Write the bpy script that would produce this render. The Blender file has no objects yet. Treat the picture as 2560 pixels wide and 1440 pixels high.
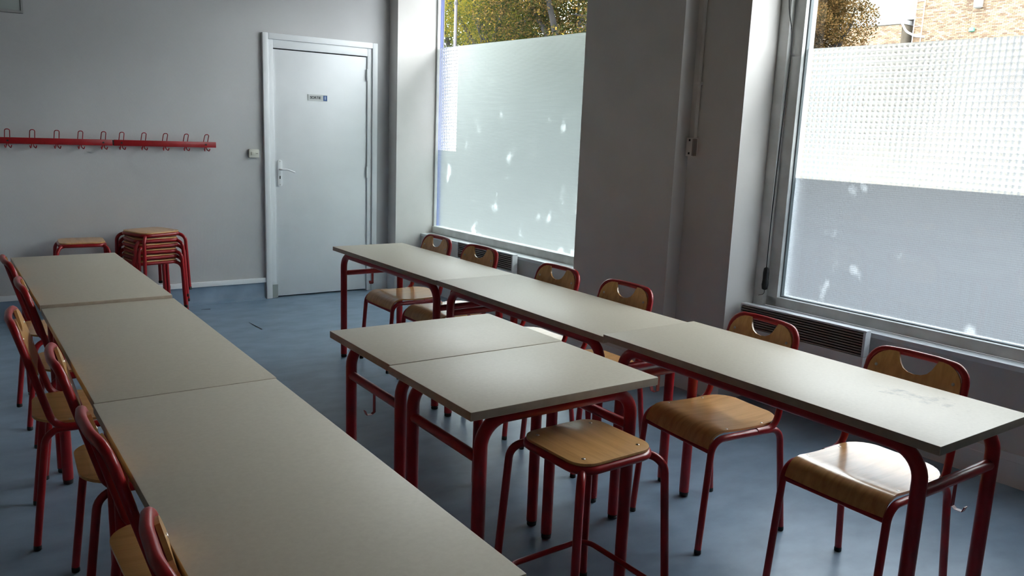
import bpy, bmesh, math, random
from mathutils import Vector, Matrix
R = math.radians
random.seed(7)
S = bpy.context.scene
COL = S.collection

# ---------------------------------------------------------------- camera, sky, exposure
cam_d = bpy.data.cameras.new('camera'); cam = bpy.data.objects.new('camera', cam_d); COL.objects.link(cam)
CP = Vector((-1.46646733, -6.8222287, 1.4910984)); YAW, PITCH, ROLL = 0.61733832, -0.18939, 0.03921259
fw = Vector((math.sin(YAW)*math.cos(PITCH), math.cos(YAW)*math.cos(PITCH), math.sin(PITCH)))
rt = fw.cross(Vector((0, 0, 1))).normalized(); up = rt.cross(fw)
rt, up = math.cos(ROLL)*rt + math.sin(ROLL)*up, -math.sin(ROLL)*rt + math.cos(ROLL)*up
m = Matrix((rt, up, -fw)).transposed().to_4x4(); m.translation = CP
cam.matrix_world = m
cam_d.sensor_width = 36; cam_d.lens = 2043.534/2560*36; cam_d.clip_start = 0.05; cam_d.clip_end = 300
S.camera = cam
world = bpy.data.worlds.new('overcast_sky'); S.world = world; world.use_nodes = True
bg = world.node_tree.nodes['Background']
bg.inputs['Color'].default_value = (0.93, 0.97, 1.0, 1); bg.inputs['Strength'].default_value = 12.0
S.view_settings.view_transform = 'Standard'; S.view_settings.look = 'None'
S.view_settings.gamma = 1; S.view_settings.use_curve_mapping = False
S.view_settings.exposure = 0.38
S.cycles.use_denoising = True
S.cycles.max_bounces = 14; S.cycles.diffuse_bounces = 8; S.cycles.transmission_bounces = 10
S.cycles.glossy_bounces = 4; S.cycles.transparent_max_bounces = 12
S.cycles.sample_clamp_indirect = 8.0; S.cycles.caustics_reflective = False

# ---------------------------------------------------------------- materials
def mat(name, col, rough=0.6, spec=0.5, metal=0.0, coat=0.0, trans=0.0, build=None):
    mt = bpy.data.materials.new(name); mt.use_nodes = True
    nt = mt.node_tree; b = nt.nodes['Principled BSDF']
    b.inputs['Base Color'].default_value = (*col, 1); b.inputs['Roughness'].default_value = rough
    b.inputs['Specular IOR Level'].default_value = spec; b.inputs['Metallic'].default_value = metal
    b.inputs['Coat Weight'].default_value = coat; b.inputs['Coat Roughness'].default_value = 0.12
    b.inputs['Transmission Weight'].default_value = trans
    if build: build(nt, b)
    return mt
def nd(nt, t, **kw):
    n = nt.nodes.new(t)
    for k, v in kw.items():
        if k in n.inputs: n.inputs[k].default_value = v
        else: setattr(n, k, v)
    return n
def coord(nt, scale=(1, 1, 1), rot=(0, 0, 0)):
    tc = nd(nt, 'ShaderNodeTexCoord'); mp = nd(nt, 'ShaderNodeMapping')
    mp.inputs['Scale'].default_value = scale; mp.inputs['Rotation'].default_value = rot
    nt.links.new(tc.outputs['Object'], mp.inputs['Vector']); return mp.outputs['Vector']
def ramp(nt, fac, stops):
    r = nd(nt, 'ShaderNodeValToRGB'); e = r.color_ramp.elements
    while len(e) < len(stops): e.new(0.5)
    for i, (p, c) in enumerate(stops): e[i].position = p; e[i].color = (*c, 1)
    nt.links.new(fac, r.inputs['Fac']); return r.outputs['Color']
def mottled(c1, c2, scale=6, detail=6, stretch=(1, 1, 1), bump=0.0, bscale=120, lo=.35, hi=.68):
    def f(nt, b):
        v = coord(nt, stretch)
        n = nd(nt, 'ShaderNodeTexNoise', Scale=scale, Detail=detail); nt.links.new(v, n.inputs['Vector'])
        nt.links.new(ramp(nt, n.outputs['Fac'], [(lo, c1), (hi, c2)]), b.inputs['Base Color'])
        if bump:
            n2 = nd(nt, 'ShaderNodeTexNoise', Scale=bscale, Detail=4); nt.links.new(v, n2.inputs['Vector'])
            bp = nd(nt, 'ShaderNodeBump', Strength=bump, Distance=0.004)
            nt.links.new(n2.outputs['Fac'], bp.inputs['Height']); nt.links.new(bp.outputs['Normal'], b.inputs['Normal'])
    return f
def wallpaper(c1, c2):
    def f(nt, b):
        v = coord(nt)
        n = nd(nt, 'ShaderNodeTexNoise', Scale=1.3, Detail=5); nt.links.new(v, n.inputs['Vector'])
        nt.links.new(ramp(nt, n.outputs['Fac'], [(.3, c1), (.7, c2)]), b.inputs['Base Color'])
        w = nd(nt, 'ShaderNodeTexWave', Scale=62, Distortion=2.0, Detail=2.0)
        w.bands_direction = 'DIAGONAL'; w.inputs['Detail Scale'].default_value = 3
        nt.links.new(v, w.inputs['Vector'])
        bp = nd(nt, 'ShaderNodeBump', Strength=0.22, Distance=0.0025)
        nt.links.new(w.outputs['Fac'], bp.inputs['Height']); nt.links.new(bp.outputs['Normal'], b.inputs['Normal'])
    return f
def plywood(nt, b):
    v = coord(nt, (28, 2.2, 9))
    n = nd(nt, 'ShaderNodeTexNoise', Scale=1.6, Detail=8, Roughness=.62, Distortion=.4); nt.links.new(v, n.inputs['Vector'])
    nt.links.new(ramp(nt, n.outputs['Fac'], [(.3, (0.525, 0.269, 0.088)), (.52, (0.650, 0.356, 0.131)), (.75, (0.750, 0.431, 0.175))]), b.inputs['Base Color'])
def laminate(nt, b):
    v = coord(nt)
    n = nd(nt, 'ShaderNodeTexNoise', Scale=90, Detail=6); nt.links.new(v, n.inputs['Vector'])
    n2 = nd(nt, 'ShaderNodeTexNoise', Scale=3.5, Detail=5); nt.links.new(v, n2.inputs['Vector'])
    c = ramp(nt, n.outputs['Fac'], [(.3, (.545, .495, .40)), (.7, (.585, .535, .435))])
    nt.links.new(c, b.inputs['Base Color'])
    mr = nd(nt, 'ShaderNodeMapRange'); mr.inputs['To Min'].default_value = .42; mr.inputs['To Max'].default_value = .50
    nt.links.new(n2.outputs['Fac'], mr.inputs['Value']); nt.links.new(mr.outputs['Result'], b.inputs['Roughness'])
    bp = nd(nt, 'ShaderNodeBump', Strength=0.05, Distance=0.002)
    nt.links.new(n.outputs['Fac'], bp.inputs['Height']); nt.links.new(bp.outputs['Normal'], b.inputs['Normal'])
def smudged(nt, b):
    laminate(nt, b)
    src = b.inputs['Base Color'].links[0].from_socket
    tc = nd(nt, 'ShaderNodeTexCoord'); mp = nd(nt, 'ShaderNodeMapping')
    mp.inputs['Location'].default_value = (-.105*11, .390*5, 0); mp.inputs['Scale'].default_value = (11, 5, 0)
    nt.links.new(tc.outputs['Object'], mp.inputs['Vector'])
    ln = nd(nt, 'ShaderNodeVectorMath', operation='LENGTH'); nt.links.new(mp.outputs['Vector'], ln.inputs[0])
    n = nd(nt, 'ShaderNodeTexNoise', Scale=26, Detail=6, Roughness=.7); nt.links.new(tc.outputs['Object'], n.inputs['Vector'])
    su = nd(nt, 'ShaderNodeMath', operation='MULTIPLY_ADD'); su.inputs[1].default_value = 3.4; su.inputs[2].default_value = -1.15
    nt.links.new(n.outputs['Fac'], su.inputs[0])
    df = nd(nt, 'ShaderNodeMath', operation='SUBTRACT'); df.use_clamp = True
    nt.links.new(su.outputs[0], df.inputs[0]); nt.links.new(ln.outputs['Value'], df.inputs[1])
    mx = nd(nt, 'ShaderNodeMix'); mx.data_type = 'RGBA'
    mx.inputs[7].default_value = (.13, .12, .105, 1)
    nt.links.new(df.outputs[0], mx.inputs[0]); nt.links.new(src, mx.inputs[6]); nt.links.new(mx.outputs[2], b.inputs['Base Color'])
def island_ramp(stops):
    def f(nt, b):
        g = nd(nt, 'ShaderNodeNewGeometry')
        nt.links.new(ramp(nt, g.outputs['Random Per Island'], stops), b.inputs['Base Color'])
    return f
def leafy(stops):
    def f(nt, b):
        g = nd(nt, 'ShaderNodeNewGeometry'); c = ramp(nt, g.outputs['Random Per Island'], stops)
        d = nd(nt, 'ShaderNodeBsdfDiffuse'); t = nd(nt, 'ShaderNodeBsdfTranslucent'); mx = nd(nt, 'ShaderNodeMixShader', Fac=.45)
        nt.links.new(c, d.inputs['Color']); nt.links.new(c, t.inputs['Color'])
        nt.links.new(d.outputs[0], mx.inputs[1]); nt.links.new(t.outputs[0], mx.inputs[2])
        nt.links.new(mx.outputs[0], nt.nodes['Material Output'].inputs['Surface'])
    return f
def film_mat(name, tcol, rough, fac, rcol, pitch=None, bump=.5, zonly=False, scuff=0.0):
    """frosted window film: diffusing sheet, part milky scatter and part rough see-through"""
    mt = bpy.data.materials.new(name); mt.use_nodes = True; nt = mt.node_tree
    nt.nodes.remove(nt.nodes['Principled BSDF'])
    t = nd(nt, 'ShaderNodeBsdfTranslucent'); t.inputs['Color'].default_value = (*tcol, 1)
    g = nd(nt, 'ShaderNodeBsdfRefraction'); g.inputs['Color'].default_value = (*rcol, 1)
    g.distribution = 'BECKMANN'; g.inputs['Roughness'].default_value = rough; g.inputs['IOR'].default_value = 1.45
    gl = nd(nt, 'ShaderNodeBsdfGlossy'); gl.inputs['Roughness'].default_value = .35
    gl.inputs['Color'].default_value = (.9, .9, .9, 1)
    m1 = nd(nt, 'ShaderNodeMixShader', Fac=fac); m2 = nd(nt, 'ShaderNodeMixShader', Fac=.05)
    nt.links.new(t.outputs[0], m1.inputs[1]); nt.links.new(g.outputs[0], m1.inputs[2])
    nt.links.new(m1.outputs[0], m2.inputs[1]); nt.links.new(gl.outputs[0], m2.inputs[2])
    nt.links.new(m2.outputs[0], nt.nodes['Material Output'].inputs['Surface'])
    if scuff:
        v = coord(nt, (1, 1.6, 1))
        n = nd(nt, 'ShaderNodeTexNoise', Scale=4.2, Detail=3, Roughness=.55); nt.links.new(v, n.inputs['Vector'])
        r = nd(nt, 'ShaderNodeMapRange'); r.inputs['From Min'].default_value = .62; r.inputs['From Max'].default_value = .80
        r.inputs['To Min'].default_value = fac; r.inputs['To Max'].default_value = fac-scuff
        nt.links.new(n.outputs['Fac'], r.inputs['Value']); nt.links.new(r.outputs['Result'], m1.inputs['Fac'])
        nt.links.new(ramp(nt, n.outputs['Fac'], [(.62, tcol), (.80, (.85, .87, .87))]), t.inputs['Color'])
    if pitch:
        tc = nd(nt, 'ShaderNodeTexCoord'); sx = nd(nt, 'ShaderNodeSeparateXYZ'); nt.links.new(tc.outputs['Object'], sx.inputs[0])
        outs = []
        for ax in (['Z'] if zonly else ['Y', 'Z']):
            mu = nd(nt, 'ShaderNodeMath', operation='MULTIPLY'); mu.inputs[1].default_value = 2*math.pi/pitch
            si = nd(nt, 'ShaderNodeMath', operation='SINE')
            nt.links.new(sx.outputs[ax], mu.inputs[0]); nt.links.new(mu.outputs[0], si.inputs[0]); outs.append(si.outputs[0])
        h = outs[0]
        if len(outs) == 2:
            ad = nd(nt, 'ShaderNodeMath', operation='ADD'); nt.links.new(outs[0], ad.inputs[0]); nt.links.new(outs[1], ad.inputs[1]); h = ad.outputs[0]
        bp = nd(nt, 'ShaderNodeBump', Strength=bump, Distance=.002); nt.links.new(h, bp.inputs['Height'])
        for s in (t, g, gl): nt.links.new(bp.outputs['Normal'], s.inputs['Normal'])
    return mt
def clear_glass():
    mt = bpy.data.materials.new('clear_glass'); mt.use_nodes = True; nt = mt.node_tree
    nt.nodes.remove(nt.nodes['Principled BSDF'])
    t = nd(nt, 'ShaderNodeBsdfTransparent'); t.inputs['Color'].default_value = (.94, .96, .95, 1)
    g = nd(nt, 'ShaderNodeBsdfGlossy'); g.inputs['Roughness'].default_value = .02
    mx = nd(nt, 'ShaderNodeMixShader', Fac=.05)
    nt.links.new(t.outputs[0], mx.inputs[1]); nt.links.new(g.outputs[0], mx.inputs[2])
    nt.links.new(mx.outputs[0], nt.nodes['Material Output'].inputs['Surface'])
    return mt
M = dict(
    wall=mat('ribbed_wallpaper', (.7, .7, .7), .75, .25, build=wallpaper((.535, .535, .54), (.595, .595, .60))),
    plaster=mat('painted_plaster', (.6, .6, .6), .6, .3, build=mottled((.69, .665, .635), (.74, .715, .69), 3, 5, bump=.06, bscale=70)),
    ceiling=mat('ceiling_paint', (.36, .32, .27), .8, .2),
    white=mat('white_paint', (.74, .76, .78), .42, .5, build=mottled((.80, .82, .84), (.84, .86, .88), 4, 5)),
    frame=mat('window_frame_paint', (.62, .64, .62), .4, .5, build=mottled((.64, .65, .63), (.78, .79, .78), 9, 8)),
    floor=mat('blue_linoleum', (.2, .3, .4), .38, .5, build=mottled((.170, .245, .335), (.255, .345, .455), 5, 9, (1, 1.6, 1), .04, 40, .3, .7)),
    lam=mat('beige_laminate', (.55, .52, .45), .38, .5, build=laminate),
    lam_smudged=mat('beige_laminate_smudged', (.55, .52, .45), .38, .5, build=smudged),
    edge=mat('table_edging', (.30, .235, .17), .5, .4, build=mottled((.40, .33, .25), (.46, .385, .30), 30, 5)),
    red=mat('red_enamel', (.30, .012, .018), .30, .5, build=mottled((.29, .007, .011), (.36, .010, .016), 14, 4)),
    ply=mat('varnished_plywood', (.5, .3, .12), .28, .5, coat=.35, build=plywood),
    rubber=mat('black_rubber', (.012, .012, .013), .55),
    steel=mat('rivet_steel', (.55, .52, .48), .3, .5, 1.0),
    cream=mat('cream_plastic', (.62, .61, .54), .4),
    dark=mat('dark_gap', (.02, .02, .02), .7),
    grille=mat('grille_brown', (.27, .235, .21), .5, .5),
    blue=mat('blue_facade_paint', (.03, .06, .28), .4),
    signgrey=mat('sign_plate', (.42, .43, .43), .35, .5, .4),
    signblue=mat('sign_blue', (.03, .09, .26), .4),
    ink=mat('sign_ink', (.02, .025, .03), .5),
    panel=mat('pale_green_panel', (.36, .40, .38), .4),
    asphalt=mat('street_asphalt', (.2, .2, .2), .85, build=mottled((0.043, 0.043, 0.045), (0.060, 0.060, 0.060), 1.2, 8)),
    bark=mat('bark', (.06, .05, .04), .9, build=mottled((0.005, 0.004, 0.004), (0.013, 0.011, 0.009), 7, 6)),
    lampgrey=mat('grey_pole_paint', (.05, .045, .052), .5),
    mortar=mat('mortar', (.42, .36, .27), .9, build=mottled((0.129, 0.108, 0.079), (0.165, 0.143, 0.111), 3, 6)),
    brick=mat('ochre_brick', (.2, .14, .08), .85, build=island_ramp([(0, (.085, .051, .031)), (.2, (.145, .094, .056)), (.6, (.205, .140, .085)), (1, (.265, .200, .132))])),
    creamwall=mat('cream_render', (.72, .66, .50), .8, build=mottled((0.153, 0.140, 0.104), (0.169, 0.155, 0.121), 1.5, 5)),
    zinc=mat('pale_zinc', (.38, .40, .42), .4),
    ladder=mat('galvanised_ladder', (.38, .37, .36), .5),
    greenlamp=mat('green_lamp_housing', (.08, .33, .22), .4),
    glass=clear_glass(),
    film_dots=film_mat('embossed_film', (.62, .64, .65), .18, .84, (.96, .97, .97)),
    film_grid=film_mat('fine_grid_film', (.10, .11, .12), .30, .80, (.74, .77, .80), .0105, .5, False, .32),
    film_lines=film_mat('fine_ribbed_film', (.24, .27, .265), .32, .80, (.80, .835, .825), .0105, .22, True, .45),
)
LEAF = dict(
    green=mat('leaf_green', (.1, .2, .05), build=leafy([(0, (0.014, 0.024, 0.007)), (.45, (0.032, 0.050, 0.012)), (.8, (0.071, 0.082, 0.017)), (1, (0.136, 0.116, 0.017))])),
    yellow=mat('leaf_yellow', (.4, .35, .05), build=leafy([(0, (0.032, 0.042, 0.008)), (.4, (0.084, 0.088, 0.013)), (.75, (0.149, 0.124, 0.013)), (1, (0.200, 0.136, 0.013))])),
    brown=mat('leaf_brown', (.3, .18, .06), build=leafy([(0, (0.018, 0.018, 0.007)), (.35, (0.051, 0.033, 0.012)), (.7, (0.098, 0.056, 0.022)), (1, (0.143, 0.089, 0.030))])),
    mixed=mat('leaf_mixed', (.1, .08, .03), build=leafy([(0, (.012, .018, .007)), (.4, (.035, .042, .012)), (.72, (.085, .055, .022)), (.93, (.14, .085, .03)), (1, (.30, .20, .03))])),
)

# ---------------------------------------------------------------- geometry helpers
class G:
    """vertex / face collector for one mesh"""
    def __init__(s): s.v = []; s.f = []; s.mi = []; s.sm = []
    def add(s, vs, fs, mi=0, smooth=False):
        o = len(s.v); s.v += [tuple(p) for p in vs]
        for f in fs: s.f.append(tuple(i+o for i in f)); s.mi.append(mi); s.sm.append(smooth)
        return s
    def box(s, x0, x1, y0, y1, z0, z1, T=None, mi=0):
        vs = [Vector((x, y, z)) for z in (z0, z1) for x, y in ((x0, y0), (x1, y0), (x1, y1), (x0, y1))]
        if T: vs = [T(*p) for p in vs]
        return s.add(vs, [(3, 2, 1, 0), (4, 5, 6, 7), (0, 1, 5, 4), (1, 2, 6, 5), (2, 3, 7, 6), (3, 0, 4, 7)], mi)
    def tube(s, pts, r, n=10, closed=False, cap=True, mi=0, taper=None):
        P = [Vector(p) for p in pts]; k = len(P); rings = []; prev = None
        for i in range(k):
            if closed: d = (P[(i+1) % k]-P[i-1])
            else: d = (P[min(i+1, k-1)]-P[max(i-1, 0)])
            d.normalize()
            if prev is None:
                a = Vector((0, 0, 1)) if abs(d.z) < .9 else Vector((1, 0, 0))
                u = d.cross(a).normalized()
            else: u = (prev - d*prev.dot(d)).normalized()
            prev = u; w = d.cross(u); rr = r if not taper else r*(1+(taper-1)*i/(k-1))
            rings.append([P[i]+rr*(math.cos(2*math.pi*j/n)*u+math.sin(2*math.pi*j/n)*w) for j in range(n)])
        vs = [p for ring in rings for p in ring]; fs = []
        for i in range(k if closed else k-1):
            a = i*n; b = ((i+1) % k)*n
            fs += [(a+j, a+(j+1) % n, b+(j+1) % n, b+j) for j in range(n)]
        s.add(vs, fs, mi, True)
        if cap and not closed:
            s.add(rings[0], [tuple(reversed(range(n)))], mi); s.add(rings[-1], [tuple(range(n))], mi)
        return s
    def lathe(s, prof, n=16, c=(0, 0, 0), mi=0):
        vs = [(c[0]+r*math.cos(2*math.pi*j/n), c[1]+r*math.sin(2*math.pi*j/n), c[2]+z) for r, z in prof for j in range(n)]
        fs = [(i*n+j, i*n+(j+1) % n, (i+1)*n+(j+1) % n, (i+1)*n+j) for i in range(len(prof)-1) for j in range(n)]
        fs += [tuple(reversed(range(n))), tuple(range((len(prof)-1)*n, len(prof)*n))]
        return s.add(vs, fs, mi, True)
    def prism(s, outline, h, T, mi=0, mi_side=None):
        """outline (u, v) extruded 0..h along w, placed by T(u, v, w)"""
        n = len(outline); vs = [T(u, v, 0) for u, v in outline]+[T(u, v, h) for u, v in outline]
        s.add(vs, [tuple(reversed(range(n))), tuple(range(n, 2*n))], mi)
        return s.add(vs, [(i, (i+1) % n, n+(i+1) % n, n+i) for i in range(n)], mi if mi_side is None else mi_side)
    def mesh(s, name, mats, bevel=0.0, sharp=52):
        me = bpy.data.meshes.new(name); me.from_pydata(s.v, [], s.f)
        for mm in mats: me.materials.append(mm)
        me.polygons.foreach_set('material_index', s.mi); me.polygons.foreach_set('use_smooth', s.sm)
        bm = bmesh.new(); bm.from_mesh(me)
        bmesh.ops.remove_doubles(bm, verts=bm.verts, dist=1e-6)
        bmesh.ops.recalc_face_normals(bm, faces=bm.faces)
        if bevel:
            ed = [e for e in bm.edges if len(e.link_faces) == 2 and e.calc_face_angle(0) > .6]
            bmesh.ops.bevel(bm, geom=ed, offset=bevel, segments=2, affect='EDGES', profile=.6)
        bm.to_mesh(me); bm.free()
        me.set_sharp_from_angle(angle=R(sharp)); me.update()
        return me
def obj(name, data, parent=None, **props):
    o = bpy.data.objects.new(name, data); COL.objects.link(o)
    if parent is not None: o.parent = parent
    for k, v in props.items(): o[k] = v
    return o
def part(name, g, mats, parent, bevel=0.0, **props):
    return obj(name, g.mesh(name, mats if isinstance(mats, list) else [mats], bevel), parent, **props)
def thing(name, label, cat, loc=(0, 0, 0), rz=0.0, group=None):
    o = obj(name, None); o.location = loc; o.rotation_euler = (0, 0, rz); o.empty_display_size = .1
    o['label'] = label; o['category'] = cat
    if group: o['group'] = group
    return o
def copy_tree(src, parent=None):
    c = src.copy(); COL.objects.link(c); c.parent = parent
    for ch in list(src.children): copy_tree(ch, c)
    return c
def place(src, used, name, label, loc, rz, group):
    o = copy_tree(src) if used else src
    o.location = loc; o.rotation_euler = (0, 0, rz); o['label'] = label; o['group'] = group
    return o
def fillet(pts, r, n=6, closed=False):
    P = [Vector(p) for p in pts]; k = len(P); out = []
    rr = r if isinstance(r, (list, tuple)) else [r]*k
    for i in range(k):
        if (i in (0, k-1) and not closed) or rr[i] == 0: out.append(P[i]); continue
        a = (P[i-1]-P[i]).normalized(); b = (P[(i+1) % k]-P[i]).normalized()
        half = a.angle(b)/2; d = rr[i]/math.tan(half)
        d = min(d, (P[i-1]-P[i]).length*.49 if closed or i > 1 else 9, (P[(i+1) % k]-P[i]).length*.49 if closed or i < k-2 else 9)
        rad = d*math.tan(half); c = P[i]+(a+b).normalized()*(rad/math.sin(half))
        s, e = P[i]+a*d-c, P[i]+b*d-c; ang = s.angle(e); ax = s.cross(e).normalized()
        for j in range(n+1): out.append(c+Matrix.Rotation(ang*j/n, 3, ax) @ s)
    return out
def rrect(w, h, r, n=5):
    pts = []
    for cx, cy, a0 in ((w/2-r, h/2-r, 0), (-w/2+r, h/2-r, 90), (-w/2+r, -h/2+r, 180), (w/2-r, -h/2+r, 270)):
        for j in range(n+1):
            a = R(a0+90*j/n); pts.append((cx+r*math.cos(a), cy+r*math.sin(a)))
    return pts

# window wall frame: t runs along the wall from the back corner, n goes outdoors
WA = 0.03; WO = Vector((1.94, 0, 0)); WT = Vector((math.sin(WA), -math.cos(WA), 0)); WN = Vector((math.cos(WA), math.sin(WA), 0))
def W(t, n, z): return WO+WT*t+WN*n+Vector((0, 0, z))

# ---------------------------------------------------------------- room shell
CEIL = 3.2; XL = -3.3; YF = -9.0
g = G(); g.box(XL-.2, 3.2, YF-.2, .2, -.12, 0)
floor = part('floor', g, M['floor'], None, kind='structure')
for a, b, w0 in (((.194, -.223), (.263, -.231), .010), ((.392, -.80), (.407, -1.055), .006)):
    A = Vector((*a, 0)); B = Vector((*b, 0)); d = (B-A).normalized(); nn = Vector((-d.y, d.x, 0))
    g = G(); g.add([A-nn*w0*.3+Vector((0, 0, .0015)), B-nn*w0+Vector((0, 0, .0015)), B+nn*w0+Vector((0, 0, .0015)), A+nn*w0*.3+Vector((0, 0, .0015))], [(0, 1, 2, 3)])
    g.add([A-nn*w0*.3, B-nn*w0, B+nn*w0, A+nn*w0*.3], [(3, 2, 1, 0)])
    part('floor_slit', g, M['dark'], floor)
g = G(); g.box(XL-.2, 3.2, YF-.2, .2, CEIL, CEIL+.15); part('ceiling', g, M['ceiling'], None, kind='structure')
# back wall with a door opening
DX0, DX1, DZ = .885, 1.717, 2.085
g = G(); g.box(XL-.2, DX0-.01, 0, .2, 0, CEIL); g.box(DX1+.01, 2.33, 0, .2, 0, CEIL); g.box(DX0-.01, DX1+.01, 0, .2, DZ+.005, CEIL)
g.box(DX0-.2, DX1+.2, .2, .3, 0, 2.4)  # unseen slab added behind the door, stops outdoor light leaking around it
part('wall_back', g, M['wall'], None, kind='structure')
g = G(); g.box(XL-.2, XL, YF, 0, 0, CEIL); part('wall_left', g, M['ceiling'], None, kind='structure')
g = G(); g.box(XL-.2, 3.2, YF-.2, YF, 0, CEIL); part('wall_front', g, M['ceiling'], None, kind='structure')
WTOP = 3.0; SILL1, SILL2 = .50, .53
g = G()
g.box(-.35, .147, 0, .47, 0, CEIL, W)                 # corner pilaster
g.box(.147, 2.62, .27, .47, 0, SILL1, W); g.box(.147, 2.62, 0, .47, WTOP, CEIL, W)
g.box(2.62, 3.45, 0, .47, 0, CEIL, W); g.box(3.45, 3.815, .11, .47, 0, CEIL, W)
g.box(3.815, 6.3, .33, .47, 0, SILL2, W); g.box(3.815, 6.3, .11, .47, WTOP, CEIL, W)
g.box(6.3, 9.4, .0, .47, 0, CEIL, W)
part('wall_right', g, M['plaster'], None, kind='structure')
# baseboards
def base_run(g, t0, t1, n, T=W):
    g.box(t0, t1, n-.016, n, 0, .115, T); g.box(t0, t1, n-.011, n, .115, .150, T)
g = G()
base_run(g, -.02, .147+.016, 0); g.box(.147, .163, -.016, .27, 0, .115, W); g.box(.147, .158, -.011, .27, .115, .15, W)
base_run(g, .163, 2.60, .27); base_run(g, 2.604, 3.466, 0)
g.box(3.45, 3.466, 0, .11, 0, .115, W); g.box(3.45, 3.461, 0, .11, .115, .15, W); base_run(g, 3.466, 3.831, .11)
g.box(3.815, 3.831, .11, .33, 0, .115, W); base_run(g, 3.831, 6.3, .33)
part('baseboard_right', g, M['white'], None, kind='structure')
g = G()                                                # vinyl upstand with cove
prof = [(0, 0), (-.055, 0), (-.055, .0012), (-.034, .006), (-.020, .016), (-.010, .034), (-.008, .14), (0, .14)]
g.prism([(y, z) for y, z in prof], .775-XL, lambda u, v, w: Vector((XL+w, u, v)))
bb = part('baseboard_back', g, M['floor'], None, kind='structure')
g = G(); g.box(XL, .795, -.018, 0, .142, .182); part('white_strip', g, M['white'], bb, .003)
g = G(); base_run(g, DX1+.10, 1.93, 0, lambda t, n, z: Vector((t, n, z))); part('baseboard_corner', g, M['white'], bb)

# ---------------------------------------------------------------- door
door = obj('door_1', None, kind='structure'); door.location = (0, 0, 0)
g = G(); g.box(DX0, DX1, .0, .04, .012, DZ-.008); leaf = part('leaf', g, M['white'], door, .002)
def architrave(x0, x1, z0, z1, nm):
    g = G(); g.box(x0, x1, -.030, 0, z0, z1); return part(nm, g, M['white'], door, .005)
architrave(.79, .838, 0, 2.20, 'architrave'); architrave(1.764, 1.812, 0, 2.20, 'architrave'); architrave(.838, 1.764, 2.152, 2.20, 'architrave')
for x0, x1, z0, z1 in ((.838, DX0-.004, 0, 2.152), (DX1+.005, 1.764, 0, 2.152), (DX0-.004, DX1+.005, DZ, 2.152)):
    g = G(); g.box(x0, x1, -.014, .0, z0, z1); part('jamb', g, M['white'], door, .003)
for x0, x1 in ((DX0-.012, DX0-.002), (DX1+.001, DX1+.012)):
    g = G(); g.box(x0, x1, .0, .06, 0, DZ); part('stop', g, M['white'], door)
g = G(); g.box(.845, .889, -.022, -.012, .005, .118); part('plinth_block', g, M['panel'], door)
for z in (1.921, 1.074, .282):
    g = G(); g.lathe([(.008, -.045), (.008, .045)], 10, (DX1+.002, -.012, z)); h = part('hinge', g, M['white'], door)
    g = G(); g.lathe([(.004, .045), (.006, .052), (.002, .058)], 8, (DX1+.002, -.012, z)); part('pin', g, M['white'], h)
hx = .925
g = G(); g.prism(rrect(.040, .225, .018), .012, lambda u, v, w: Vector((hx+u, -w, 1.068+v))); hp = part('handle_plate', g, M['white'], door, .002)
g = G(); g.tube(fillet([(hx, -.01, 1.10), (hx, -.052, 1.10), (hx+.05, -.055, 1.101), (hx+.115, -.05, 1.078)], [0, .012, .05, 0]), .0085, 10, taper=.75); part('lever', g, M['white'], hp)
g = G(); g.lathe([(.0045, 0), (.0045, .002)], 10); 
g = G(); g.prism([(.0045*math.cos(a), .006+.0045*math.sin(a)) for a in [R(-40+i*26) for i in range(11)]]+[(-.004, -.014), (.004, -.014)], .002, lambda u, v, w: Vector((hx+u, -.0115-w, 1.035+v))); part('keyhole', g, M['dark'], hp)
for z in (1.165, .972):
    g = G(); g.prism([(.004*math.cos(R(a)), .004*math.sin(R(a))) for a in range(0, 360, 45)], .002, lambda u, v, w: Vector((hx+u, -.0115-w, z+v))); part('screw', g, M['steel'], hp)
# SORTIE sign
sg = thing('exit_sign', 'small grey SORTIE sign with blue pictogram on the white door', 'sign', (1.265, -.001, 1.706))
g = G(); g.box(-.086, .086, -.003, 0, -.026, .026); part('plate', g, M['signgrey'], sg)
g = G(); g.box(.050, .084, -.0042, -.0032, -.023, .021); pc = part('pictogram', g, M['signblue'], sg)
g = G(); g.prism([(.006*math.cos(R(a))+.067, .010+.006*math.sin(R(a))) for a in range(0, 360, 36)], .0006, lambda u, v, w: Vector((u, -.0044-w, v)))
g.prism([(.060, .002), (.067, .005), (.074, .002), (.071, -.006), (.0715, -.018), (.067, -.010), (.0625, -.018), (.063, -.006)], .0006, lambda u, v, w: Vector((u, -.0044-w, v)))
part('figure', g, mat('sign_pale_blue', (.35, .45, .62), .5), pc)
cu = bpy.data.curves.new('sortie', 'FONT'); cu.body = 'SORTIE'; cu.size = .030; cu.align_x = 'CENTER'; cu.align_y = 'CENTER'; cu.extrude = .0005; cu.offset = .0006
tmp = bpy.data.objects.new('tmp', cu); COL.objects.link(tmp); bpy.context.view_layer.update()
me = bpy.data.meshes.new_from_object(tmp.evaluated_get(bpy.context.evaluated_depsgraph_get())); bpy.data.objects.remove(tmp)
me.materials.clear(); me.materials.append(M['ink'])
lt = obj('lettering', me, sg); lt.rotation_euler = (R(90), 0, 0); lt.location = (-.020, -.0042, 0)

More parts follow.
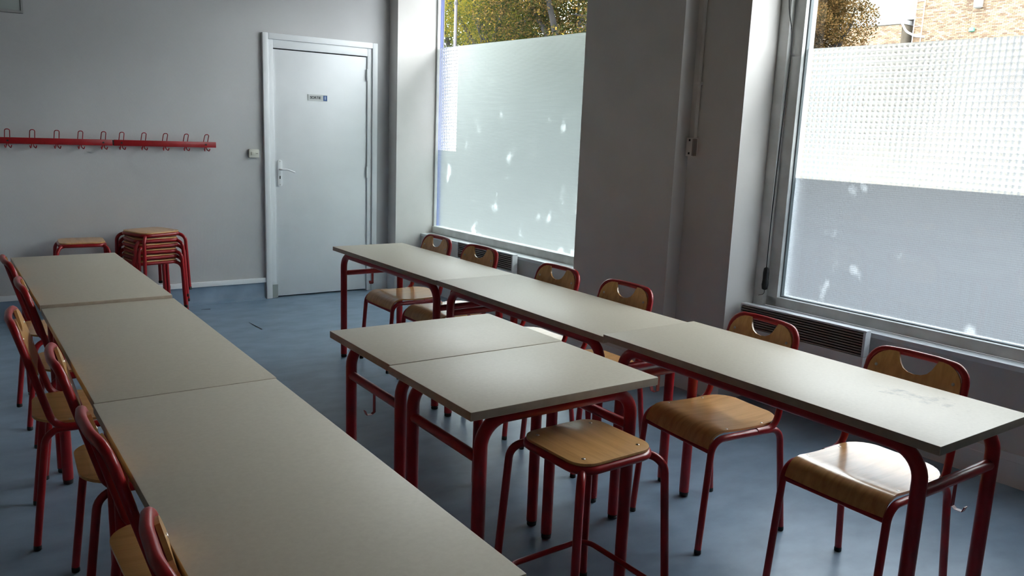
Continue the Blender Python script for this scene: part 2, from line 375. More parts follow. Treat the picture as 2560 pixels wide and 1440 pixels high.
# ---------------------------------------------------------------- windows
def emboss(g, t0, t1, z0, z1, n, pitch, depth, inset=.30):
    nc = round((t1-t0)/pitch); nr = round((z1-z0)/pitch); dt = (t1-t0)/nc; dz = (z1-z0)/nr
    for i in range(nc):
        for j in range(nr):
            a, b = t0+i*dt, z0+j*dz; e = inset*pitch
            vs = [W(a, n, b), W(a+dt, n, b), W(a+dt, n, b+dz), W(a, n, b+dz),
                  W(a+e, n-depth, b+e), W(a+dt-e, n-depth, b+e), W(a+dt-e, n-depth, b+dz-e), W(a+e, n-depth, b+dz-e)]
            g.add(vs, [(0, 1, 5, 4), (1, 2, 6, 5), (2, 3, 7, 6), (3, 0, 4, 7), (4, 5, 6, 7)], 0, True)
            vs = [W(p, n+.002, q) for p, q in ((a, b), (a+dt, b), (a+dt, b+dz), (a, b+dz))]
            g.add(vs, [(3, 2, 1, 0)])
            for edge, on in (((0, 1), j == 0), ((1, 2), i == nc-1), ((2, 3), j == nr-1), ((3, 0), i == 0)):
                if on:
                    q = ((a, b), (a+dt, b), (a+dt, b+dz), (a, b+dz)); p0, p1 = q[edge[0]], q[edge[1]]
                    g.add([W(p0[0], n, p0[1]), W(p1[0], n, p1[1]), W(p1[0], n+.002, p1[1]), W(p0[0], n+.002, p0[1])], [(0, 1, 2, 3)])
def sheet(g, t0, t1, z0, z1, n): g.add([W(t0, n, z0), W(t1, n, z0), W(t1, n, z1), W(t0, n, z1)], [(0, 1, 2, 3)])
def slab(g, t0, t1, z0, z1, n): g.box(t0, t1, n, n+.003, z0, z1, W)
# window 1
w1 = obj('window_1', None, kind='structure')
def bar(nm, t0, t1, n0, n1, z0, z1, par, mt='frame', bev=.004):
    g = G(); g.box(t0, t1, n0, n1, z0, z1, W); return part(nm, g, M[mt], par, bev)
bar('sill', .147, 2.62, .265, .40, SILL1, .525, w1, 'white')
bar('bottom_rail', .150, 2.62, .385, .45, .525, .590, w1); bar('top_rail', .150, 2.62, .385, .45, WTOP-.06, WTOP, w1)
bar('side_rail', .147, .166, .395, .424, .525, WTOP, w1); bar('side_rail', 2.56, 2.62, .385, .45, .525, WTOP, w1)
bar('outer_post', .147, .156, .432, .462, .40, WTOP, w1, 'blue', 0); bar('outer_post_edge', .147, .157, .462, .466, .40, WTOP, w1, 'dark', 0); bar('outer_bead', .147, .155, .466, .470, .40, WTOP, w1, 'frame', 0)
g = G(); sheet(g, .150, 2.60, .57, WTOP-.03, .430); part('glass', g, M['glass'], w1)
g = G(); slab(g, .470, 2.60, .588, 2.205, .424); slab(g, .166, .470, .588, 1.295, .424); part('film', g, M['film_lines'], w1)
g = G(); emboss(g, .166, .470, 1.295, 2.205, .424, .0283, .005); part('embossed_film', g, M['film_dots'], w1)
# window 2
w2 = obj('window_2', None, kind='structure')
bar('sill', 3.815, 6.3, .300, .40, SILL2, .555, w2, 'white')
bar('bottom_rail', 3.86, 6.3, .395, .50, .555, .612, w2); bar('top_rail', 3.86, 6.3, .395, .50, WTOP-.06, WTOP, w2)
bar('side_rail', 3.815, 3.880, .360, .50, .555, WTOP, w2); bar('side_casing', 3.880, 3.950, .395, .50, .555, WTOP, w2)
bar('side_rail', 6.21, 6.3, .36, .50, .555, WTOP, w2)
g = G(); g.box(3.950, 3.957, .425, .45, .612, WTOP-.06, W); g.box(3.957, 6.21, .425, .45, .610, .617, W); part('gasket', g, mat('gasket_grey', (.16, .19, .20), .6), w2)
g = G(); sheet(g, 3.94, 6.22, .60, WTOP-.05, .450); part('glass', g, M['glass'], w2)
g = G(); emboss(g, 3.957, 6.21, 1.295, 1.995, .444, .0280, .005); part('embossed_film', g, M['film_dots'], w2)
g = G(); slab(g, 3.948, 6.21, .606, 1.296, .4515); part('film', g, M['film_grid'], w2)

# ---------------------------------------------------------------- wall fittings
def heater(label, t0, t1, n, ztop, zbot, slats):
    h = thing('convector_heater', label, 'heater', W((t0+t1)/2, n, 0))
    L = h.location; T = lambda t, nn, z: W(t, nn, z)-L
    def bx(nm, a, b, n0, n1, z0, z1, mt, bev=.004):
        g = G(); g.box(a, b, n0, n1, z0, z1, T); return part(nm, g, M[mt], h, bev)
    zg = ztop-.135
    bx('front_panel', t0, t1, n, n+.05, zbot, zg, 'white'); bx('top_cover', t0, t1, n+.004, n+.05, ztop-.010, ztop, 'white', .003)
    bx('end_cap', t1-.014, t1, n, n+.05, zg, ztop-.010, 'white', .003); bx('end_cap', t0, t0+.006, n, n+.05, zg, ztop-.010, 'white', .001)
    bx('grille_back', t0+.006, t1-.014, n+.042, n+.05, zg, ztop-.010, 'dark', 0)
    dz = (ztop-.012-zg)/slats
    for i in range(slats):
        z = zg+i*dz
        g = G(); g.add([T(t, a, b) for t in (t0+.006, t1-.014) for a, b in ((n+.004, z+.002), (n+.004, z+dz*.62), (n+.034, z+dz*.95), (n+.034, z+dz*.33))],
                       [(0, 1, 2, 3), (7, 6, 5, 4), (0, 4, 5, 1), (1, 5, 6, 2), (2, 6, 7, 3), (3, 7, 4, 0)])
        part('slat', g, M['grille'], h)
    for t in (t0+.12, t1-.12): bx('bracket', t-.015, t+.015, n+.048, .33 if t0 > 3 else .27, zbot+.05, ztop-.05, 'white', 0)
    return h
heater('slim white convector heater with dark grille below the window by the door', .90, 1.69, .185, .548, .13, 8)
heater('slim white convector heater with dark grille under the dotted-film window', 3.846, 4.614, .205, .578, .13, 9)
# light switch with socket beside the door
sw = thing('light_switch', 'cream wall switch plate beside the door frame', 'switch', (.706, 0, 1.229))
g = G(); g.box(-.041, .041, -.024, 0, -.034, .034); part('plate', g, M['cream'], sw, .004)
g = G(); g.box(-.024, .004, -.030, -.024, -.012, .014); part('rocker', g, M['cream'], sw, .002)
for x in (.018, .028):
    g = G(); g.prism([(.003*math.cos(R(a))+x, .003*math.sin(R(a))) for a in range(0, 360, 60)], .001, lambda u, v, w: Vector((u, -.0245-w, v))); part('socket_hole', g, M['dark'], sw)
# socket box with conduit on the pier
B0 = W(3.49, .11, 1.443)
jb = thing('socket_box', 'small grey wall socket box at the end of a thin conduit on the pier', 'socket', B0)
T = lambda t, n, z: W(t, n, z)-B0
g = G(); g.box(3.462, 3.520, .075, .11, 1.388, 1.494, T); part('box', g, M['plaster'], jb, .003)
g = G(); g.box(3.510, 3.5215, .072, .100, 1.392, 1.488, T); part('side_cover', g, M['grille'], jb)
for z in (1.480, 1.405):
    g = G(); g.box(3.482, 3.492, .073, .076, z-.006, z+.006, T); part('screw', g, M['dark'], jb)
cd = thing('conduit', 'thin painted conduit running up the pier from the socket box', 'conduit', W(3.50, .11, 1.5))
L = W(3.50, .11, 1.5); g = G(); g.tube([W(3.505, .098, 1.494)-L, W(3.505, .098, 2.2)-L, W(3.505, .098, CEIL)-L], .011, 10); part('pipe', g, M['plaster'], cd)
for z in (1.8, 2.3, 2.8):
    g = G(); g.box(3.488, 3.522, .084, .11, z-.009, z+.009, lambda t, n, zz: W(t, n, zz)-L); part('clip', g, M['plaster'], cd, .002)
# hanging cable with handset
L = W(3.89, .37, .7)
cb = thing('hanging_cable', 'black cable with a dark hand control hanging along the window frame', 'cable', L)
cable = [W(3.868, .352, 2.60), W(3.868, .352, 2.25), W(3.912, .352, 2.03), W(3.906, .352, 1.75), W(3.897, .352, 1.39), W(3.893, .35, 1.05), W(3.892, .35, .775)]
cs = []
for i in range(len(cable)-1):
    p0, p1, p2, p3 = cable[max(i-1, 0)], cable[i], cable[i+1], cable[min(i+2, len(cable)-1)]
    for k in range(6):
        u = k/6; cs.append(.5*((2*p1)+(p2-p0)*u+(2*p0-5*p1+4*p2-p3)*u*u+(3*p1-p0-3*p2+p3)*u**3)-L)
cs.append(cable[-1]-L)
g = G(); g.tube(cs, .0032, 6); part('cord', g, M['rubber'], cb)
c = W(3.893, .35, .71)-L
g = G(); g.lathe([(.006, .070), (.014, .064), (.017, .04), (.016, .0), (.019, -.03), (.016, -.055), (.008, -.060)], 12, c); part('hand_control', g, M['rubber'], cb)
g = G(); g.tube(fillet([c+Vector((0, 0, -.058)), c+Vector((0, 0, -.085)), c+Vector((-.01, .03, -.097))], .015), .0018, 6); part('loose_wire', g, M['rubber'], cb)
# pale panel high on the back wall
g = G(); g.box(-1.75, -.875, -.030, 0, 2.164, 2.75)
pn = thing('wall_panel', 'pale grey-green flat panel fixed high on the back wall', 'panel', (-1.3, 0, 2.16)); 
g = G(); g.box(-.45, .412, -.022, 0, .018, .6); part('board', g, M['panel'], pn, .003)
g = G(); g.box(-.45, .425, -.030, 0, 0, .018); g.box(.412, .425, -.030, 0, .018, .6); part('rim', g, M['signgrey'], pn)
# coat rails
def coat_rail(label, x0, x1, hooks, caps):
    z = 1.292; c = thing('coat_rail', label, 'coat rail', ((x0+x1)/2, 0, z), 0, 'red coat rails on the back wall'); xc = (x0+x1)/2
    g = G(); g.box(x0-xc, x1-xc, -.038, -.030, -.022, .022); part('rail', g, M['red'], c, .002)
    for x in hooks[::len(hooks)-1]:
        g = G(); g.lathe([(.010, 0), (.010, .031)], 10); m2 = g.mesh('spacer', [M['red']]); o = obj('spacer', m2, c); o.rotation_euler = (R(90), 0, 0); o.location = (x-xc, 0, 0)
    for i, x in enumerate(hooks):
        x -= xc; g = G()
        g.tube(fillet([(x-.016, -.026, -.020), (x-.016, -.026, .022), (x-.015, -.074, .080), (x+.015, -.074, .080), (x+.016, -.026, .022), (x+.016, -.026, -.020)], [0, .02, .014, .014, .02, 0], 4), .0032, 6)
        hk = part('hook', g, M['red'], c)
        for sgn in (-1, 1):
            g = G(); g.tube(fillet([(x+sgn*.003, -.026, -.010), (x+sgn*.008, -.028, -.040), (x+sgn*.017, -.064, -.050), (x+sgn*.021, -.068, -.030)], [0, .012, .009, 0], 4), .0038, 6); part('prong', g, M['red'], hk)
        if i in caps:
            g = G(); g.prism([(.007*math.cos(R(a))+x, .007*math.sin(R(a))) for a in range(0, 360, 45)], .004, lambda u, v, w: Vector((u, -.0375-w, v))); part('screw', g, M['dark'], c)
coat_rail('red steel coat rail with double hooks running on toward the room corner', -1.115, -.357, [-1.027+.1523*i for i in range(5)], (0, 4))
coat_rail('red steel coat rail with double hooks ending beside the door switch', -.347, .398, [-.294+.1535*i for i in range(5)], (0, 4))
g = G(); g.box(-.357, -.347, -.028, -.010, 1.272, 1.312)
jt = thing('rail_joint', 'dark joining piece between the two red coat rails', 'joint', (-.352, -.01, 1.292)); g = G(); g.box(-.005, .005, -.027, -.019, -.02, .02); part('insert', g, M['dark'], jt)
g = G(); g.lathe([(.006, -.010), (.006, .020)], 8); o = part('dowel', g, M['dark'], jt); o.rotation_euler = (R(90), 0, 0)

# ---------------------------------------------------------------- tables
TT = .026
def make_table(lx, ly, h, long_axis, lam='lam', bare=0):
    """top centre at the origin in x, y; beams run along the long axis, hooks hang at the short ends"""
    t = thing('school_table', '', 'table')
    def P(u, v, z): return (u, v, z) if long_axis == 'x' else (-v, u, z)
    a, b = (lx, ly) if long_axis == 'x' else (ly, lx)         # a long, b short
    g = G(); o = [(-lx/2, -ly/2), (lx/2, -ly/2), (lx/2, ly/2), (-lx/2, ly/2)]
    g.prism(o, TT, lambda u, v, w: Vector((u, v, h-TT+w)), 0, 1)
    part('tabletop', g, [M[lam], M['edge']], t, .0018)
    r = .0205; zb = h-TT-r; iu, iv = a/2-.065, b/2-.048; bend = .085
    for sv in (-1, 1):
        g = G(); g.tube([P(-iu+bend, sv*iv, zb), P(iu-bend, sv*iv, zb)], r, 12); part('beam', g, M['red'], t)
        for su in (-1, 1):
            g = G(); g.tube(fillet([P(su*(iu-bend), sv*iv, zb), P(su*iu, sv*iv, zb), P(su*iu, sv*iv, .022)], [0, bend*.98, 0], 9), r, 12)
            lg = part('leg', g, M['red'], t)
            p = P(su*iu, sv*iv, 0)
            g = G(); g.lathe([(.012, 0), (.018, .003), (.019, .012), (.014, .015), (.020, .018), (.020, .026)], 12, p); part('foot_cap', g, M['rubber'], lg)
    for su in (-1, 1):
        zs = h-.165
        g = G(); g.tube([P(su*iu, -iv, zs), P(su*iu, iv, zs)], .0165, 10); st = part('stretcher', g, M['red'], t)
        if su == bare: continue
        g = G(); w = .008
        hook = [(0, -.010), (0, -.082), (.010, -.089), (.030, -.088), (.036, -.072)]
        for (d0, z0), (d1, z1) in zip(hook, hook[1:]):
            vs = [Vector(P(su*(iu+d), s*w, zs+z)) for d, z in ((d0, z0), (d1, z1)) for s in (-1, 1)]
            off = Vector(P(su*.0025, 0, -.001))
            vs += [q+off for q in vs]
            g.add(vs, [(0, 1, 3, 2), (6, 7, 5, 4), (0, 4, 5, 1), (2, 3, 7, 6), (0, 2, 6, 4), (1, 5, 7, 3)])
        part('bag_hook', g, M['red'], st)
    return t
def put_table(lx, ly, ax, corner, ang, z, label, group):
    t = make_table(lx, ly, z, ax, 'lam_smudged' if 'smudge' in label else 'lam', -1 if 'stool pushed' in label else 0)
    c, s = math.cos(ang), math.sin(ang); u, v = lx/2, ly/2
    t.location = (corner[0]+u*c+v*s, corner[1]+u*s-v*c, 0); t.rotation_euler.z = ang
    t['label'] = label; t['group'] = group
    return t
GW, GL, GC = 'tables of the row under the windows', 'tables of the row opposite the windows', 'pair of small tables between the rows'
put_table(.5, 1.3, 'y', (.5914, -1.9210), .0120, .7220, 'long beige-topped school table at the door end of the window-side row', GW)
put_table(.5, 1.3, 'y', (.6110, -3.2235), -.0010, .7232, 'long beige-topped school table in the middle of the window-side row', GW)
put_table(.5, 1.3, 'y', (.5830, -4.5500), .0009, .7427, 'long beige-topped school table in the window-side row beside the dotted-film window, with a dark smudge', GW)
put_table(.5, 1.3, 'y', (-1.1720, -1.8600), .0075, .7400, 'long beige-topped school table next to the stacked stools', GL)
put_table(.5, 1.3, 'y', (-1.1590, -3.1660), -.0004, .7275, 'long beige-topped school table in the middle of the row away from the windows', GL)
put_table(.5, 1.3, 'y', (-1.1640, -4.4720), -.0008, .7275, 'long beige-topped school table at the row end opposite the stacked stools', GL)
put_table(.7, .5, 'x', (-.3098, -4.0381), -.0081, .7392, 'small beige-topped school table of the middle pair, on the door side', GC)
put_table(.7, .5, 'x', (-.3266, -4.5534), -.0065, .7417, 'small beige-topped school table of the middle pair, with a stool pushed under it', GC)

# ---------------------------------------------------------------- chairs
def make_chair():
    c = thing('school_chair', '', 'chair'); r = .0125
    for sx in (-1, 1):
        x = sx*.185
        for pts in ([(x*1.03, .21, .018), (x, .178, .43), (x, .085, .43)], [(x*1.05, -.215, .018), (x, -.165, .425), (x, -.095, .427)]):
            g = G(); g.tube(fillet(pts, [0, .055, 0], 7), r, 10); lg = part('leg', g, M['red'], c)
            g = G(); p = pts[0]; g.lathe([(.0115, 0), (.0132, .002), (.0132, .012), (.012, .019)], 10, (p[0], p[1], 0)); part('foot_cap', g, M['rubber'], lg)
        g = G(); g.tube([(x, .086, .43), (x, -.096, .427)], r, 10); part('seat_rail', g, M['red'], c)
    g = G(); g.tube([(-.186, .176, .382), (.186, .176, .382)], .009, 8); part('cross_bar', g, M['red'], c)
    g = G(); g.tube([(-.185, -.10, .424), (.185, -.10, .424)], .009, 8); part('cross_bar', g, M['red'], c)
    # back frame: one bent tube from the seat rails up and over
    top = (-.238, .793); xs = .164
    pts = [(.185, -.04, .431), (.185, -.138, .431), (xs, top[0], top[1]), (.06, top[0]-.016, top[1]+.004), (-.06, top[0]-.016, top[1]+.004), (-xs, top[0], top[1]), (-.185, -.138, .431), (-.185, -.04, .431)]
    g = G(); g.tube(fillet(pts, [0, .06, .085, .3, .3, .085, .06, 0], 8), r, 10); part('back_frame', g, M['red'], c)
    # seat shell
    ys = [-.205, -.203, -.197, -.187, -.172, -.150, -.12, -.08, -.03, .03, .08, .115, .140, .158, .170, .178, .184, .188]
    def zt(y):
        if y > .184: return .3905
        if y > .178: return .4070
        if y > .115:
            u = (y-.115)/.064; return .4445+.0073-.045*(1-math.sqrt(max(0, 1-u*u*.96)))*1.05
        return .4445+.010*((y+.03)/.17)**2
    nx = 12; top_, bot = [], []
    for y in ys:
        hw = .175
        if y < -.105: hw = .075+.100*math.sqrt(max(0, 1-((-.105-y)/.1005)**2))
        for i in range(nx+1):
            x = -hw+2*hw*i/nx; sd = .004*(abs(x)/.175)**2
            top_.append((x, y, zt(y)+sd)); bot.append((x, y-.008*max(0, min(1, (y-.115)/.06)), zt(y)+sd-.009*max(.15, min(1, (.182-y)/.03))))
    k = nx+1; N = len(top_); fs = []
    for j in range(len(ys)-1):
        for i in range(nx):
            a = j*k+i; fs += [(a, a+1, a+k+1, a+k), (N+a+k, N+a+k+1, N+a+1, N+a)]
    rim = [i for i in range(k)]+[j*k+nx for j in range(1, len(ys))]+[(len(ys)-1)*k+i for i in range(nx-1, -1, -1)]+[j*k for j in range(len(ys)-2, 0, -1)]
    for a, b in zip(rim, rim[1:]+rim[:1]): fs.append((b, a, N+a, N+b))
    g = G(); g.add(top_+bot, fs, 0, True); seat = part('seat', g, M['ply'], c)
    for sx in (-1, 1):
        for y in (.09, -.09):
            g = G(); g.lathe([(.006, 0), (.0055, .0015), (.003, .0025)], 8, (sx*.160, y, zt(y)+.002)); part('rivet', g, M['steel'], seat)
    # backrest panel with hand-hold notch, in the leaning back plane
    d = Vector((0, top[0]+.138, top[1]-.431)).normalized(); nrm = Vector((0, d.z, -d.y)); base = Vector((0, -.138, .431))
    Lb = (Vector((0, top[0], top[1]))-base).length
    hw, v0, v1 = .160, Lb-.200, Lb+.004
    o = []
    for a in range(0, 91, 15): o.append((hw-.078+.078*math.cos(R(a)), v1-.078+.078*math.sin(R(a))))
    o += [(.0695, v1-.0005), (.063, v1-.016), (.054, v1-.036), (.042, v1-.051), (.024, v1-.060), (0, v1-.063)]
    left = [(-u, v) for u, v in reversed(o[:-1])]; o += left
    bl = [(-hw, v0+.05), (-hw+.014, v0+.016), (-hw+.05, v0), (hw-.05, v0), (hw-.014, v0+.016), (hw, v0+.05)]
    o += bl
    def Bk(u, v, w): return base+Vector((u, 0, 0))+d*v+nrm*(w+.0045-.006*(1-(u/hw)**2))
    # triangulated strip grid so that the slight curve holds
    bm = bmesh.new(); vs = [bm.verts.new((u, v, 0)) for u, v in o]; bm.faces.new(vs); bm.normal_update()
    bmesh.ops.triangulate(bm, faces=bm.faces[:], quad_method='BEAUTY', ngon_method='EAR_CLIP')
    for cut in [x*.0255 for x in range(-6, 7)]:
        bmesh.ops.bisect_plane(bm, geom=bm.verts[:]+bm.edges[:]+bm.faces[:], plane_co=(cut, 0, 0), plane_no=(1, 0, 0))
    bm.verts.index_update(); flat = [(v.co.x, v.co.y) for v in bm.verts]; fcs = [[v.index for v in f.verts] for f in bm.faces]
    bd = [(e.verts[0].index, e.verts[1].index) for e in bm.edges if len(e.link_faces) == 1]; bm.free()
    n = len(flat); g = G()
    g.add([Bk(u, v, 0) for u, v in flat]+[Bk(u, v, .009) for u, v in flat], fcs+[[i+n for i in reversed(f)] for f in fcs]+[(a, b, b+n, a+n) for a, b in bd], 0, True)
    br = part('backrest', g, M['ply'], c)
    for u, v in ((.134, v1-.062), (-.134, v1-.062), (.134, v0+.06), (-.134, v0+.06)):
        p = Bk(u, v, .009); g = G(); g.lathe([(.006, 0), (.0055, .0012), (.003, .002)], 8); o2 = part('rivet', g, M['steel'], br)
        o2.location = p; o2.rotation_euler = nrm.to_track_quat('Z', 'Y').to_euler()
    return c
chair = make_chair()
CW, CLF = 'chairs along the window-side row', 'chairs along the row away from the windows'
CH = 'red-framed plywood school chair '
right = [(.935, -2.262, 0, 'at the door end of the window-side table row, seat fully showing'), (.950, -2.765, 3, 'in the window-side row before the heater by the door'),
         (.945, -3.515, 0, 'third from the door end in the window-side row'), (.950, -4.035, 1, 'backed against the pier between the two windows'),
         (.940, -4.815, -5, 'backed by the heater under the dotted-film window'), (.975, -5.440, 0, 'behind the table smudge in the window-side row')]
left = [(-.975, -2.29, 2, 'first from the stacked stools in the row away from the windows'), (-.965, -2.95, -1, 'second from the stacked stools in the row away from the windows'),
        (-1.040, -3.59, -5, 'pulled out askew from the row away from the windows'), (-.977, -4.19, -3, 'in the row away from the windows, next to the askew chair'),
        (-.975, -4.83, 1, 'second from the free end of the row away from the windows'), (-.966, -5.49, -4, 'at the free end of the row away from the windows')]
k = 0
for x, y, a, lb in right: place(chair, k, 'school_chair', CH+lb, (x, y, 0), R(90+a), CW); k += 1
for x, y, a, lb in left: place(chair, k, 'school_chair', CH+lb, (x, y, 0), R(-90+a), CLF); k += 1

# ---------------------------------------------------------------- stools
def make_stool(h, ring_z, w=.30, splay=.045):
    s = thing('school_stool', '', 'stool'); r = .0125; zr = h-.009-r
    g = G(); g.prism(rrect(w-.006, w-.006, .062, 7), .009, lambda u, v, q: Vector((u, v, h-.009+q))); seat = part('seat', g, M['ply'], s, .002)
    for sx in (-1, 1):
        for sy in (-1, 1):
            g = G(); g.lathe([(.006, 0), (.0055, .0015), (.003, .0025)], 8, (sx*(w/2-.045), sy*(w/2-.045), h-.0005)); part('rivet', g, M['steel'], seat)
    g = G(); g.tube([(x, y, zr) for x, y in rrect(w-.012, w-.012, .06, 6)], r, 10, True); part('seat_ring', g, M['red'], s)
    for sx in (-1, 1):
        for sy in (-1, 1):
            q = w/2-.035; o = w/2+.012; f = w/2+.012+splay
            g = G(); g.tube(fillet([(sx*q, sy*q, zr-.004), (sx*o, sy*o, zr-.010), (sx*f, sy*f, .016)], [0, .055, 0], 8), r, 10); lg = part('leg', g, M['red'], s)
            g = G(); g.lathe([(.012, 0), (.0145, .002), (.0145, .020), (.012, .022)], 10, (sx*f, sy*f, 0)); part('foot_cap', g, M['rubber'], lg)
    if ring_z:
        o = w/2+.012+splay*(1-ring_z/zr)-.018
        g = G(); g.tube([(x, y, ring_z) for x, y in rrect(2*o, 2*o, .05, 5)], .009, 8, True); part('foot_ring', g, M['red'], s)
    return s
st = make_stool(.60, .16, .30, .028)
place(st, 0, '', 'tall red stool with plywood seat pushed under the small middle table', (.062, -5.085, 0), R(1), 'tall red stools')
place(st, 1, '', 'single tall red stool standing by the back wall beside the stool stack', (-.632, -.26, 0), R(-4), 'tall red stools')
low = make_stool(.455, 0, .315, .014)
N_ST = 6; rise = .041
WORD = ['bottom', 'second from bottom', 'third from bottom', 'fourth from bottom', 'fifth from bottom', 'topmost']
for i in range(N_ST):
    rz = R([10, 12, 6, 14, 8, 22][i])
    place(low, i, '', f'red plywood-seat stool, {WORD[i]} of the stack by the back wall', (-.185+.004*i, -.30+.003*i, i*rise), rz, 'stacked red stools')

# ---------------------------------------------------------------- outdoors
g = G(); g.box(3.0, 80, -60, 90, -.35, -.15); gr = part('ground', g, M['asphalt'], None, kind='structure')
def leaves(clumps, n, size, seed):
    rnd = random.Random(seed); V = []; F = []
    tot = sum(c[3]*c[4] for c in clumps)
    for cx, cy, cz, rx, rz in clumps:
        for _ in range(int(n*rx*rz/tot) if len(clumps) > 0 else 0):
            while True:
                a, b, c = rnd.uniform(-1, 1), rnd.uniform(-1, 1), rnd.uniform(-1, 1); q = a*a+b*b+c*c
                if q < 1 and q > .12: break
            p = Vector((cx+a*rx, cy+b*rx, cz+c*rz)); s = size*rnd.uniform(.6, 1.35)
            u = Vector((rnd.gauss(0, 1), rnd.gauss(0, 1), rnd.gauss(0, .6))).normalized()
            v = u.cross(Vector((rnd.gauss(0, 1), rnd.gauss(0, 1), rnd.gauss(0, 1)))).normalized(); w = u.cross(v)*.12*s
            o = len(V); V += [p-u*s*.5, p+v*s*.30+w, p+u*s*.5, p-v*s*.30+w]; F += [(o, o+1, o+2), (o, o+2, o+3)]
    me = bpy.data.meshes.new('foliage'); me.from_pydata([tuple(x) for x in V], [], F); return me
def tree(label, t, n, h, fork, spread, clumps, kind, nleaf, size, seed, lean=0):
    base = W(t, n, -.15); T = thing('street_tree', label, 'tree', base, 0, 'street trees outside')
    rnd = random.Random(seed); g = G()
    top = Vector((lean, .1, fork)); g.tube([(0, 0, 0), (lean*.3, 0, fork*.5), top], .17, 9, taper=.75); part('trunk', g, M['bark'], T)
    for i in range(7):
        a = i*2.4+rnd.uniform(-.4, .4); l = rnd.uniform(.6, 1)*spread
        st0 = top*(rnd.uniform(.85, 1.0)); e = st0+Vector((math.cos(a)*l, math.sin(a)*l, rnd.uniform(.5, .95)*(h-fork)))
        mid = (st0+e)/2+Vector((rnd.uniform(-.2, .2), rnd.uniform(-.2, .2), rnd.uniform(-.1, .35)))
        g = G(); g.tube([st0, (st0+mid)/2+Vector((0, 0, .05)), mid, e], .085, 7, taper=.35)
        for _ in range(3):
            s0 = mid.lerp(e, rnd.random()); g.tube([s0, s0+Vector((rnd.uniform(-.6, .6), rnd.uniform(-.6, .6), rnd.uniform(-.1, .7)))*spread*.5], .03, 5, taper=.4)
        part('branch', g, M['bark'], T)
    f = obj('foliage', leaves(clumps, nleaf, size, seed), T, kind='stuff'); f.data.materials.append(LEAF[kind])
    return T
def crown(h0, h1, r, k, seed, sub=1.0):
    rnd = random.Random(seed); out = []
    for i in range(k):
        a = rnd.uniform(0, 6.28); q = r*math.sqrt(rnd.random())*.8; z = rnd.uniform(h0, h1)
        s = rnd.uniform(.45, .8)*sub; out.append((q*math.cos(a), q*math.sin(a), z, s*1.15, s*.75))
    return out
tree('leafy green street tree with yellow tips in front of the grey lamp pole', -10.6, 8.6, 6.2, 3.6, 1.7, crown(3.5, 5.6, 1.9, 24, 3), 'yellow', 30000, .055, 3)
tree('brown-leaved street tree seen over the ribbed film of the door-side window', -7.6, 8.4, 6.2, 3.3, 1.9, crown(3.4, 5.6, 2.0, 30, 4), 'mixed', 40000, .055, 4)
tree('dense green tree behind the brown-leaved one outside', -9.2, 10.6, 7.0, 3.0, 2.4, crown(3.4, 5.8, 2.6, 30, 5, 1.2), 'green', 36000, .065, 5)
tree('grey-green tree behind the grey lamp pole outside', -15.2, 10.4, 7.6, 3.4, 2.4, crown(3.4, 6.4, 2.6, 34, 6, 1.2), 'green', 36000, .065, 6)
tree('large dark green tree far behind the other street trees', -18.0, 14.0, 8.0, 3.5, 2.2, crown(3.4, 7.6, 2.3, 36, 8, 1.3), 'green', 30000, .11, 8)
tree('brown autumn tree in front of the brick building', -5.35, 14.0, 5.6, 3.2, 1.6, crown(3.7, 5.4, 1.85, 44, 9, .75), 'brown', 40000, .055, 9)
# lamp pole
lp = thing('lamp_pole', 'slim grey lamp pole outside the door-side window', 'lamp post', W(-9.085, 6.5, -.15))
g = G(); g.tube([(0, 0, 0), (0, 0, 7.2)], .038, 12, taper=.8); part('pole', g, M['lampgrey'], lp)
g = G(); g.lathe([(.10, 0), (.10, .25), (.06, .32)], 12); part('base', g, M['lampgrey'], lp)
g = G(); g.lathe([(.04, 4.30), (.046, 4.32), (.046, 4.35), (.04, 4.37)], 12); part('collar', g, M['dark'], lp)
g = G(); g.lathe([(.04, 7.2), (.16, 7.25), (.20, 7.45), (.05, 7.6)], 12); part('lantern', g, M['zinc'], lp)
# brick building with cream facade
BN = 42.0; BL = W(-15, BN, -.15)
bd = thing('brick_building', 'ochre brick building with a cream facade and wall ladder behind the brown tree', 'building', BL)
T = lambda t, n, z: W(t, n, z)-BL+Vector((0, 0, .15))
def brickwall(nm, t0, t1, n, z1, b0, b1):
    g = G(); g.box(t0, t1, n, n+6, -.1, z1, T); wl = part(nm, g, M['mortar'], bd)
    g = G(); bl, bh, gap = .215, .070, .012; z = 6.6; row = 0; rnd = random.Random(int(abs(t0*10)))
    while z+bh < min(z1, 10.6):
        t = b0-(bl/2 if row % 2 else 0)
        while t < b1:
            a, b = max(t, b0)+gap/2, min(t+bl, b1)-gap/2; p = rnd.uniform(.008, .02)
            if b-a > .03: g.box(a, b, n-p, n, z, z+bh-gap, T)
            t += bl
        z += bh; row += 1
    obj('brickwork', g.mesh('brickwork', [M['brick']]), wl, kind='stuff')
    return wl
brickwall('wall', -17.85, -14.64, BN, 14, -17.85, -14.64)
brickwall('wing_wall', -14.64, -10.6, BN-.35, 16, -14.64, -10.6)
g = G(); g.box(-10.6, 32, BN-.45, BN+6, -.1, 16, T); part('added_dark_wing', g, mat('added_wing_dark', (.03, .03, .032), .7, build=mottled((.025, .025, .027), (.04, .039, .04), 2, 6)), bd)  # unseen wing added, its dark colour chosen to dim light on the back wall
brickwall('low_wall', -30, -18.25, BN-.5, 7.98, -22.5, -18.25)
g = G(); g.box(-30, -18.20, BN-.6, BN+.4, 7.98, 8.20, T); part('coping', g, M['zinc'], bd)
g = G(); g.box(-34, -17.85, BN+1.2, BN+6, 8.62, 14, T); part('facade', g, M['creamwall'], bd)
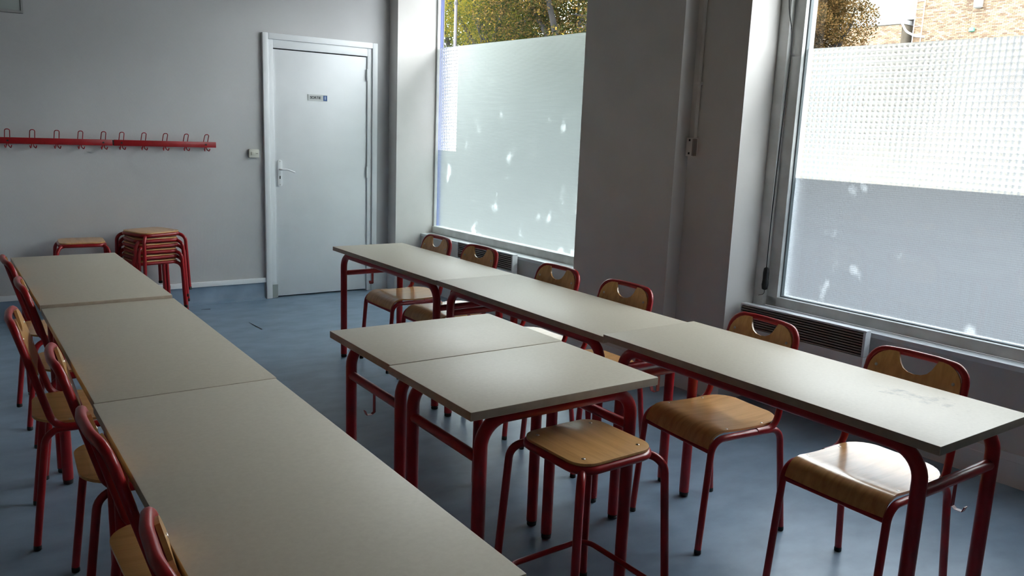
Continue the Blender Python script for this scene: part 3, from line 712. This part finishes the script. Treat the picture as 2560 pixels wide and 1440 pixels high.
g = G(); g.box(-34, -17.85, BN+1.0, BN+6, 8.40, 8.62, T); part('eaves', g, M['zinc'], bd)
g = G(); g.box(-34, -17.85, BN+1.6, BN+6, -.1, 8.40, T); part('recess_wall', g, M['lampgrey'], bd)
for dt in (0, .46):
    g = G(); g.tube([T(-17.80+dt, BN-.12, 5.0), T(-17.80+dt, BN-.12, 12.4)], .028, 6); part('ladder_rail', g, M['ladder'], bd)
for i in range(17):
    z = 5.2+i*.44; g = G(); g.tube([T(-17.80, BN-.12, z), T(-17.34, BN-.12, z)], .020, 6); part('rung', g, M['ladder'], bd)
g = G(); g.tube(fillet([T(-18.25, BN-.56, 8.0), T(-18.0, BN-.5, 7.55), T(-17.5, BN-.4, 7.28), T(-17.0, BN-.3, 7.22)], .6), .06, 8); part('gutter_pipe', g, M['zinc'], bd)
p = T(-14.30, BN-.6, 8.66); g = G(); g.lathe([(.12, -.24), (.21, -.18), (.22, .18), (.12, .26)], 12, p); lmp = part('wall_lamp', g, M['zinc'], bd)
g = G(); g.box(-14.36, -14.24, BN-.6, BN-.34, 8.64, 8.76, T); part('bracket', g, M['zinc'], lmp)
p = T(-14.50, BN-.5, 7.40); g = G(); g.lathe([(.06, -.12), (.14, -.08), (.14, .08), (.06, .12)], 10, p); part('green_lamp', g, M['greenlamp'], bd)
# added low terrace behind the street trees, blocks bright sky near the horizon
TB = W(-40, 18, -.15)
tb = thing('added_sky_block_terrace', 'low grey terrace added behind the street trees to block horizon sky', 'building', TB)
T2 = lambda t, n, z: W(t, n, z)-TB
g = G(); g.box(-75, -14.5, 18, 24, 0, 4.9, T2); part('wall', g, mat('grey_render', (.13, .14, .135), .85, build=mottled((.095, .104, .10), (.13, .139, .134), .8, 5)), tb)
g = G(); g.box(-75.2, -14.3, 17.8, 24.2, 4.9, 5.05, T2); part('roof', g, M['zinc'], tb)
for i in range(14):
    t = -72+i*4.1
    g = G(); g.box(t, t+2.4, 17.96, 18, 0, 2.2, T2); part('added_garage_door', g, M['lampgrey'], tb)
